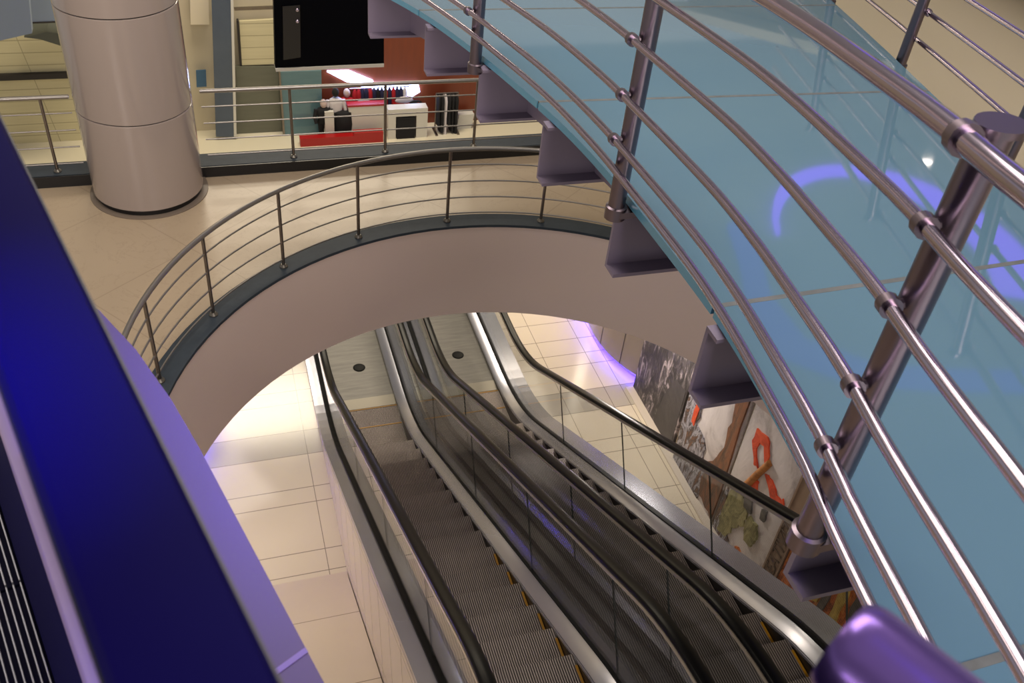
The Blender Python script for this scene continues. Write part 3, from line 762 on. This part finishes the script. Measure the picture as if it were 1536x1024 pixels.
# clothes shop
mb = MB(); card(mb, [(478, 232), (484, 60), (596, 20), (760, 20), (735, 232)], YB, .2)
struct('wall_shop', mb, 'wood_red', 'red brown wooden wall of the clothes shop', 'wall')
mb = MB(); card(mb, [(727, 214), (735, 150), (830, 140), (830, 205)], YB-.1, .2)
struct('wall_shop.001', mb, mat('taupe_wall', (150, 140, 118), .6), 'plain taupe wall at the right of the clothes shop', 'wall')
def tube_light(a, b, Y, label):
    p, q = atY(*a, Y), atY(*b, Y-.0)
    m_ = MB(); m_.tube([p, q], .09, 8); return tag(obj('light_tube', m_, 'tube', smooth=50), label, 'light')
def bar_light(pix, Y, label):
    return tag(obj('shop_lamp', card(MB(), pix, Y, .1), 'tube'), label, 'light')
bar_light([(491, 108), (524, 107), (560, 122), (548, 127), (520, 123)], YB-.11, 'slanting white glowing light panel at the top of the clothes shop')
bar_light([(540, 130), (548, 126), (628, 128), (630, 138), (618, 145), (590, 138)], YB-.11, 'level white glowing light panel over the row of hanging clothes')
def base_on(px, py): return atZ(px, py, ZD)
# red platform
a, b = base_on(450, 217), base_on(575, 213); b.y = a.y = min(a.y, b.y); mx_ = a.x+(b.x-a.x)*.64
m_ = MB(); m_.box(a.x, mx_, a.y, a.y+.25, ZD, ZD+.27); m_.box(mx_, b.x, a.y, a.y+.25, ZD, ZD+.36)
tag(obj('display_platform', m_, 'red'), 'low red display platform in front of the clothes shop', 'platform')
# white display table with a black box in it
a, b = base_on(582, 209), base_on(642, 209)
t = thing('display_table', 'white display table with an open dark middle', 'table', (a.x, a.y, ZD)); H = 1.02
m_ = MB(); m_.box(a.x, b.x, a.y, a.y+.36, ZD+H-.25, ZD+H); obj('tabletop', m_, 'white', t)
m_ = MB(); m_.box(a.x, a.x+.25, a.y, a.y+.36, ZD, ZD+H-.25); obj('leg', m_, 'white', t)
m_ = MB(); m_.box(b.x-.36, b.x, a.y, a.y+.36, ZD, ZD+H-.25); obj('leg', m_, 'white', t)
m_ = MB(); m_.box(a.x+.28, b.x-.4, a.y-.02, a.y+.34, ZD, ZD+.72); tag(obj('storage_box', m_, 'cloth_black'), 'black box standing under the white display table', 'box')
# white cabinet
a, b = base_on(528, 205), base_on(576, 204)
m_ = MB(); m_.hexa([(a.x, a.y, ZD), (b.x, a.y, ZD), (b.x, a.y+.26, ZD), (a.x, a.y+.26, ZD)], [(a.x-.1, a.y, ZD+1.02), (b.x+.08, a.y, ZD+1.02), (b.x+.08, a.y+.26, ZD+1.02), (a.x-.1, a.y+.26, ZD+1.02)])
t = thing('cabinet', 'white cabinet with a red top left of the open display table', 'cabinet', (a.x, a.y, ZD)); obj('body', m_, 'white', t)
m_ = MB(); m_.box(a.x-.12, b.x+.1, a.y-.01, a.y+.27, ZD+1.02, ZD+1.08); obj('top', m_, 'red', t, label='red top')
# red table tops behind, folded clothes on them
for pxa, pxb, py, lab in ((528, 574, 172, 'long red shelf top above the white cabinet'), (590, 628, 168, 'red shelf top above the open display table')):
    p, q = atY(pxa, py-4, 27.24), atY(pxb, py-6, 27.24)
    m_ = MB(); m_.box(p.x, q.x, 27.24, 27.33, p.z-.12, p.z+.2); m_.box(p.x+.1, q.x-.1, 27.25, 27.32, ZD, p.z-.12); tag(obj('shelf', m_, 'red'), lab, 'shelf')
for i, (px, py, m, lab) in enumerate(((545, 163, 'cloth_white', 'folded pale garment on the long red shelf'), (606, 158, 'cloth_white', 'folded white garment on the red shelf over the table'), (620, 163, 'cloth_black', 'folded black garment on the red shelf over the table'))):
    p = atY(px, py-3, 27.28); m_ = MB(); m_.blob((p.x, 27.28, p.z+.1), (.3, .05, .14), 2, .08); tag(obj('folded_garment', m_, m, smooth=60), lab, 'clothes')
# garments on the wall rail
def garment(c, w, h, d, m, label, group, name='hanging_garment'):
    x, y, z = c
    m_ = MB(); rg = []
    for s, ww, dd in ((0, .25, .5), (.06, .8, .8), (.14, 1, 1), (.55, .82, .9), (1, .95, 1.1)):
        zz = z-h*s; k = []
        for i in range(10):
            q = 2*PI*i/10; k.append((x+w*.5*ww*math.cos(q), y+d*.5*dd*math.sin(q), zz))
        rg.append(k)
    m_.loft(rg); o = obj(name, m_, m, loc=(x, y, z), smooth=50); return tag(o, label, 'clothes', group)
rl = atY(529, 133, YB-.12); rr = atY(610, 131, YB-.12)
m_ = MB(); m_.tube([(rl.x-.1, YB-.12, rl.z), (rr.x+.1, YB-.12, rl.z)], .02, 8); m_.tube([(rl.x, YB-.12, rl.z), (rl.x, YB, rl.z)], .02, 6); m_.tube([(rr.x, YB-.12, rl.z), (rr.x, YB, rl.z)], .02, 6)
tag(obj('clothes_rail', m_, 'steel'), 'steel wall rail carrying the row of red and navy clothes', 'rail')
seq = ['cloth_red', 'cloth_red', 'cloth_navy', 'cloth_navy', 'cloth_red', 'cloth_navy', 'cloth_black', 'cloth_navy', 'cloth_red', 'cloth_navy', 'cloth_red', 'cloth_navy', 'cloth_navy', 'cloth_white']
for i, k in enumerate(seq):
    x = rl.x+(rr.x-rl.x)*(i+.5)/len(seq); word = {'cloth_red': 'red', 'cloth_navy': 'navy', 'cloth_black': 'black', 'cloth_white': 'white'}[k]
    lab = word+' garment hanging in the row under the white light panel'
    garment((x, YB-.12, rl.z-.02), .17, 1.5, .2, k, lab, word+' clothes on the wall rail')
# freestanding black rack
a, b = base_on(650, 207), base_on(684, 206); yk = 26.9; za = atY(660, 140, yk).z
a = atY(652, 200, yk); b = atY(684, 198, yk)
t = thing('clothes_rack', 'free standing rack of black clothes at the right of the shop', 'rack', (a.x, yk, ZD))
m_ = MB(); m_.tube([(a.x, yk, za), (b.x, yk, za)], .025, 8); obj('top_bar', m_, 'steel_dull', t)
for x in (a.x, b.x):
    m_ = MB(); m_.tube([(x, yk, ZD), (x, yk, za)], .025, 8); m_.box(x-.04, x+.04, yk-.3, yk+.3, ZD, ZD+.04); obj('upright', m_, 'steel_dull', t)
for i in range(6):
    x = a.x+(b.x-a.x)*(i+.6)/6.2
    garment((x, yk, za-.02), .15+.03*(i % 2), 1.0+.25*(i % 3), .45, 'cloth_black' if i != 2 else 'cloth_white', ('black' if i != 2 else 'white')+' garment on the free standing rack', ('black' if i != 2 else 'white')+' clothes on the free standing rack')
m_ = MB(); p = atY(697, 172, 27.1); m_.hexa([(p.x-.28, 27.0, p.z-.5), (p.x+.22, 27.0, p.z-.5), (p.x+.22, 27.3, p.z-.5), (p.x-.28, 27.3, p.z-.5)], [(p.x-.22, 27.0, p.z+.05), (p.x+.3, 27.0, p.z+.05), (p.x+.3, 27.3, p.z+.05), (p.x-.22, 27.3, p.z+.05)])
m_.box(p.x-.2, p.x+.15, 27.02, 27.28, ZD, p.z-.5)
tag(obj('display_stand', m_, 'white'), 'white stand between the black rack and the taupe wall', 'stand')
# mannequins at the left of the shop
def mannequin(px, py, Y, m_top, m_head, m_low, label):
    p = atY(px, py, Y); z = ZD; H = p.z-ZD
    t = thing('mannequin', label, 'mannequin', (p.x, Y, ZD))
    m_ = MB(); m_.blob((p.x, Y, p.z-.12), (.11, .12, .15)); obj('head', m_, m_head, t, smooth=60)
    m_ = MB(); rg = []
    for s, w, d in ((.82, .08, .08), (.78, .2, .13), (.7, .24, .15), (.55, .19, .13), (.42, .22, .15), (.40, .2, .14)):
        rg.append([(p.x+w*math.cos(2*PI*i/12), Y+d*math.sin(2*PI*i/12), z+H*s) for i in range(12)])
    m_.loft(rg)
    for sg in (-1, 1): m_.tube([(p.x+sg*.22, Y, z+H*.76), (p.x+sg*.29, Y-.03, z+H*.58), (p.x+sg*.26, Y-.1, z+H*.42)], [.08, .06, .05], 8)
    obj('jacket', m_, m_top, t, smooth=60)
    m_ = MB()
    for sg in (-1, 1): m_.tube([(p.x+sg*.1, Y, z+H*.44), (p.x+sg*.1, Y, z+H*.22), (p.x+sg*.1, Y, z+.03)], [.11, .09, .06], 10)
    m_.box(p.x-.2, p.x+.2, Y-.16, Y+.16, z, z+.04)
    obj('trousers', m_, m_low, t, smooth=60)
mannequin(503, 133, 27.05, 'cloth_white', 'cloth_black', 'cloth_black', 'mannequin with a black head and white top at the left of the shop')
mannequin(520, 134, 27.36, 'cloth_red', 'skin', 'cloth_black', 'pale headed mannequin in red behind the black headed one')
mannequin(485, 150, 26.98, 'cloth_black', 'skin', 'cloth_black', 'mannequin in dark clothes beside the teal window')
p = base_on(494, 205); m_ = MB(); m_.box(p.x-.14, p.x+.14, 26.78, 26.95, ZD, ZD+.95); tag(obj('pedestal', m_, 'white'), 'narrow white pedestal in front of the mannequins', 'pedestal')
p = atY(514, 166, 26.95); m_ = MB(); rg = []
for s, w in ((0, .16), (.05, .28), (.5, .31), (.9, .27), (1., .24)):
    rg.append([(p.x+w*math.cos(2*PI*i/14), 26.95+.15*w/.31*math.sin(2*PI*i/14), p.z-(p.z-ZD)*s) for i in range(14)])
m_.loft(rg); tag(obj('display_stand', m_, 'cloth_black', smooth=50), 'rounded black stand between the white pedestal and the white cabinet', 'stand')

# ------------------------------------------------------------------ nearest escalator (left edge, out of focus)
DV = Vector((-.282, .959, 0)).normalized(); NV = Vector((DV.y, -DV.x, 0))
def fp(u, d, h): v = NV*u+DV*d; return Vector((v.x, v.y, EYE-h))
M['near_rail'] = mat('black_rubber_with_blue_light', (8, 5, 50), .55, 0, .02)  # black rubber, with the blue light on it put into the colour
M['near_rim'] = mat('dark_rubber_edge', (20, 20, 26), .4)
M['near_deck'] = mottled('steel_with_violet_light', (52, 36, 80), (45, 31, 74), 2, .42, .3)  # plain steel; violet light is mixed into its base colour
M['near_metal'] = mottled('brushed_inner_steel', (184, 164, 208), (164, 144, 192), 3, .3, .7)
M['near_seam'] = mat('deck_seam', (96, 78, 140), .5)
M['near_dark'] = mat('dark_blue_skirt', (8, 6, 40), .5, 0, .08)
M['rib'] = mat('step_rib', (180, 180, 190), .35, .7)
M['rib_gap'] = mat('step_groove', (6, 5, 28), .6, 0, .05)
E3 = thing('escalator', 'nearest escalator at the left edge, handrail coloured by blue light close to the camera', 'escalator', tuple(fp(.04, .5, 1.45)))
def fsweep(prof, d0, d1, n=2):
    m_ = MB(); m_.loft([[fp(u, d0+(d1-d0)*i/n, h) for u, h in prof] for i in range(n+1)]); return m_
obj('handrail', fsweep([(.004, .53), (-.0015, .520), (-.001, .508), (.004, .501), (.012, .499), (.07, .499), (.0785, .501), (.083, .507), (.084, .520), (.078, .53)], -.5, 1.4, 4), 'near_rail', E3, smooth=35, label='black handrail with blue light in its colour')
obj('handrail_guide', fsweep([(-.0035, .535), (-.0035, .522), (.002, .519), (.080, .519), (.0875, .522), (.0875, .535)], -.5, 1.4), 'near_rim', E3)
obj('balustrade_panel', fsweep([(.036, .53), (.05, .53), (.05, 1.3), (.036, 1.3)], -.5, 1.4), 'near_dark', E3)
pl = [(.05, -.5), (.27, -.5), (.27, 1.25), (.266, 1.4), (.25, 1.58), (.22, 1.74), (.17, 1.88), (.10, 1.97), (.05, 2.0)]
m_ = MB(); m_.hexa([fp(u, d, 1.36) for u, d in pl], [fp(u, d, 1.30) for u, d in pl]); od = obj('outer_deck', m_, 'near_deck', E3, label='violet lit steel outer deck')
m_ = MB(); m_.hexa([fp(u, d, 1.31) for u, d in ((.06, .72), (.27, .765), (.27, .775), (.06, .73))], [fp(u, d, 1.2985) for u, d in ((.06, .72), (.27, .765), (.27, .775), (.06, .73))]); obj('seam', m_, 'near_seam', od)
obj('inner_deck', fsweep([(.036, 1.28), (.0, 1.285), (-.022, 1.295), (-.030, 1.31), (-.030, 1.34), (.036, 1.34)], -.5, 1.75), 'near_metal', E3, smooth=40, label='pale steel inner deck')
obj('skirt_panel', fsweep([(-.029, 1.315), (-.069, 1.43), (-.069, 1.55), (-.029, 1.55)], -.5, 1.75), 'near_dark', E3)
for d0_, d1_ in ((1.236, 1.634), (.834, 1.23), (.43, .828), (.03, .424)):
    m_ = MB()
    m_.mi = 1; m_.loft([[fp(-.072, d, 1.458), fp(-1.07, d, 1.458), fp(-1.07, d, 1.6), fp(-.072, d, 1.6)] for d in (d0_, d1_)])
    m_.mi = 0
    for i in range(86):
        u = -.075-i*.0115
        m_.loft([[fp(u, d, 1.447), fp(u-.0018, d, 1.447), fp(u-.0018, d, 1.459), fp(u, d, 1.459)] for d in (d0_, d1_)])
    obj('step', m_, ['rib', 'rib_gap'], E3)
obj('truss_cover', fsweep([(.25, 1.36), (.25, 1.78), (-1.2, 1.78), (-1.2, 1.6), (-.069, 1.6), (-.069, 1.555), (.0, 1.36)], -.5, 1.6), 'near_dark', E3)
# upper floor behind the camera carrying it
mb = MB(); mb.box(-4, 3.5, -3.5, -.45, 8.2, 8.46)
struct('floor_upper', mb, 'slab', 'edge of the upper floor behind the viewpoint', 'floor')
# steel guard rail end, bottom right
def atZr(x, y, z): return atZ(x, y, z)
P1 = fwd*0; d1 = ray(1268, 968); P1 = Vector((d1.x*.6, d1.y*.6, EYE+d1.z*.6)); P2 = atZ(1660, 1286, P1.z)
ax = (P2-P1).normalized(); P3 = P1+ax*.9
M['near_pipe'] = mottled('violet_lit_steel_tube', (122, 98, 168), (108, 84, 154), 4, .26, .9)  # violet light on the steel is partly put into the base colour
G = thing('guard_rail', 'thick steel tube end lit violet in the bottom right corner, out of focus', 'rail', tuple(P3))
m_ = MB(); m_.tube([P1-ax*.004, P1, P1+ax*.006, P1+ax*.014, P3], [.031, .034, .0355, .036, .036], 28); obj('tube', m_, 'near_pipe', G, smooth=40)
m_ = MB(); m_.tube([P3-ax*.05+Vector((0, 0, 0)), Vector((P3.x-ax.x*.05, P3.y-ax.y*.05, 8.3))], .03, 14); obj('post', m_, 'near_pipe', G, smooth=40)

# ------------------------------------------------------------------ light
def area(name, loc, target, size, energy, color=(255, 255, 255), sy=None, spread=None):
    l = bpy.data.lights.new(name, 'AREA'); l.energy = energy; l.color = lin(color); l.size = size
    if sy: l.shape = 'RECTANGLE'; l.size_y = sy
    if spread: l.spread = math.radians(spread)
    o = bpy.data.objects.new(name, l); COL.objects.link(o); o.location = loc
    o.rotation_euler = (Vector(target)-Vector(loc)).to_track_quat('-Z', 'Y').to_euler(); return o
area('ceiling_and_fill_lamp', (1.5, 5.5, 13.6), (1.5, 5.5, 0), 4.5, 480, (255, 242, 230), 5)
area('ceiling_and_fill_lamp', (-3., 9., 13.6), (-2., 9.5, 0), 3, 110, (255, 238, 214), 3)
area('ceiling_and_fill_lamp', (3., 24., 12.5), (3., 26.5, -4), 8, 1900, (255, 240, 214), 4)
area('ceiling_and_fill_lamp', (2.2, -3.5, 12.8), (2.6, 9., 2.5), 4, 420, (255, 240, 226), 2)  # fill added behind the camera to brighten the fascia
area('ceiling_and_fill_lamp', (-5., -3., 9.2), (2.2, 6., 5.), 3, 420, (255, 240, 232), 2)  # fill added from the left to lift the beams and fascia
area('lower_and_fill_lamp', (5.2, 12.2, 2.7), (5.2, 11.6, 0), 1.2, 66, (255, 234, 204), 2.5)
area('lower_and_fill_lamp', (-.3, 11.2, 2.7), (.1, 10.6, 0), 1.2, 28, (255, 240, 222), 2.0)
area('lower_and_fill_lamp', (2.6, 12.2, 2.7), (2.6, 11.4, 0), 2.0, 10, (255, 236, 205), 1.0)
area('mural_fill_lamp', (5.3, 9.3, 2.55), (6.2, 7.2, 1.), .4, 60, (255, 242, 228), .7)  # added to brighten the murals, not an existing fixture
area('violet_lamp', tuple(fp(-.2, .52, -.5)), tuple(fp(-.03, .62, .5)), .06, .75, (50, 8, 255), .06, 24)
area('violet_lamp', tuple(fp(.75, 1.75, .55)), tuple(fp(.24, 1.45, 1.3)), .15, 4.2, (60, 16, 255), .15, 80)
area('lower_and_fill_lamp', (-2.0, 7.2, 2.4), (-1.2, 7.2, .3), .8, 55, (255, 240, 224), .8)  # extra fill added to lift the left floor and slope
area('violet_lamp', (.9, -.5, 12.2), (.9, .9, 9.6), .6, 7, (120, 84, 255), 2.2, 90)
w = bpy.data.worlds.new('world'); SC.world = w; w.use_nodes = True
bg = w.node_tree.nodes['Background']; bg.inputs[0].default_value = (*lin((214, 210, 206)), 1); bg.inputs[1].default_value = .5

for o in SC.objects:                 # repeats share a group
    g = {'mural_panel': 'mural panels along the wall', 'mannequin': 'mannequins in the clothes shop', 'shelf': 'red shelf tops', 'folded_garment': 'folded clothes on the red shelves',
         'downlight': 'ceiling downlights', 'shop_lamp': 'glowing shop lamps', 'straight_railing': 'far balcony railings', 'walkway_railing': 'walkway railings', 'hanging_board': 'hanging boards',
         'light_strip': 'violet light strips', 'ceiling_light': 'violet cove lights', 'display_stand': 'shop display stands'}.get(o.name.split('.')[0])
    if g and 'category' in o.keys() and 'group' not in o.keys(): o['group'] = g
    if o.name.split('.')[0] == 'escalator': o['group'] = 'escalators'
vs = SC.view_settings
vs.view_transform = 'Standard'; vs.look = 'None'; vs.gamma = 1.; vs.use_curve_mapping = False; vs.exposure = .2
SC.cycles.max_bounces = 10; SC.cycles.transparent_max_bounces = 16; SC.cycles.glossy_bounces = 5
SC.cycles.use_denoising = True
SC.cycles.caustics_reflective = False; SC.cycles.caustics_refractive = False
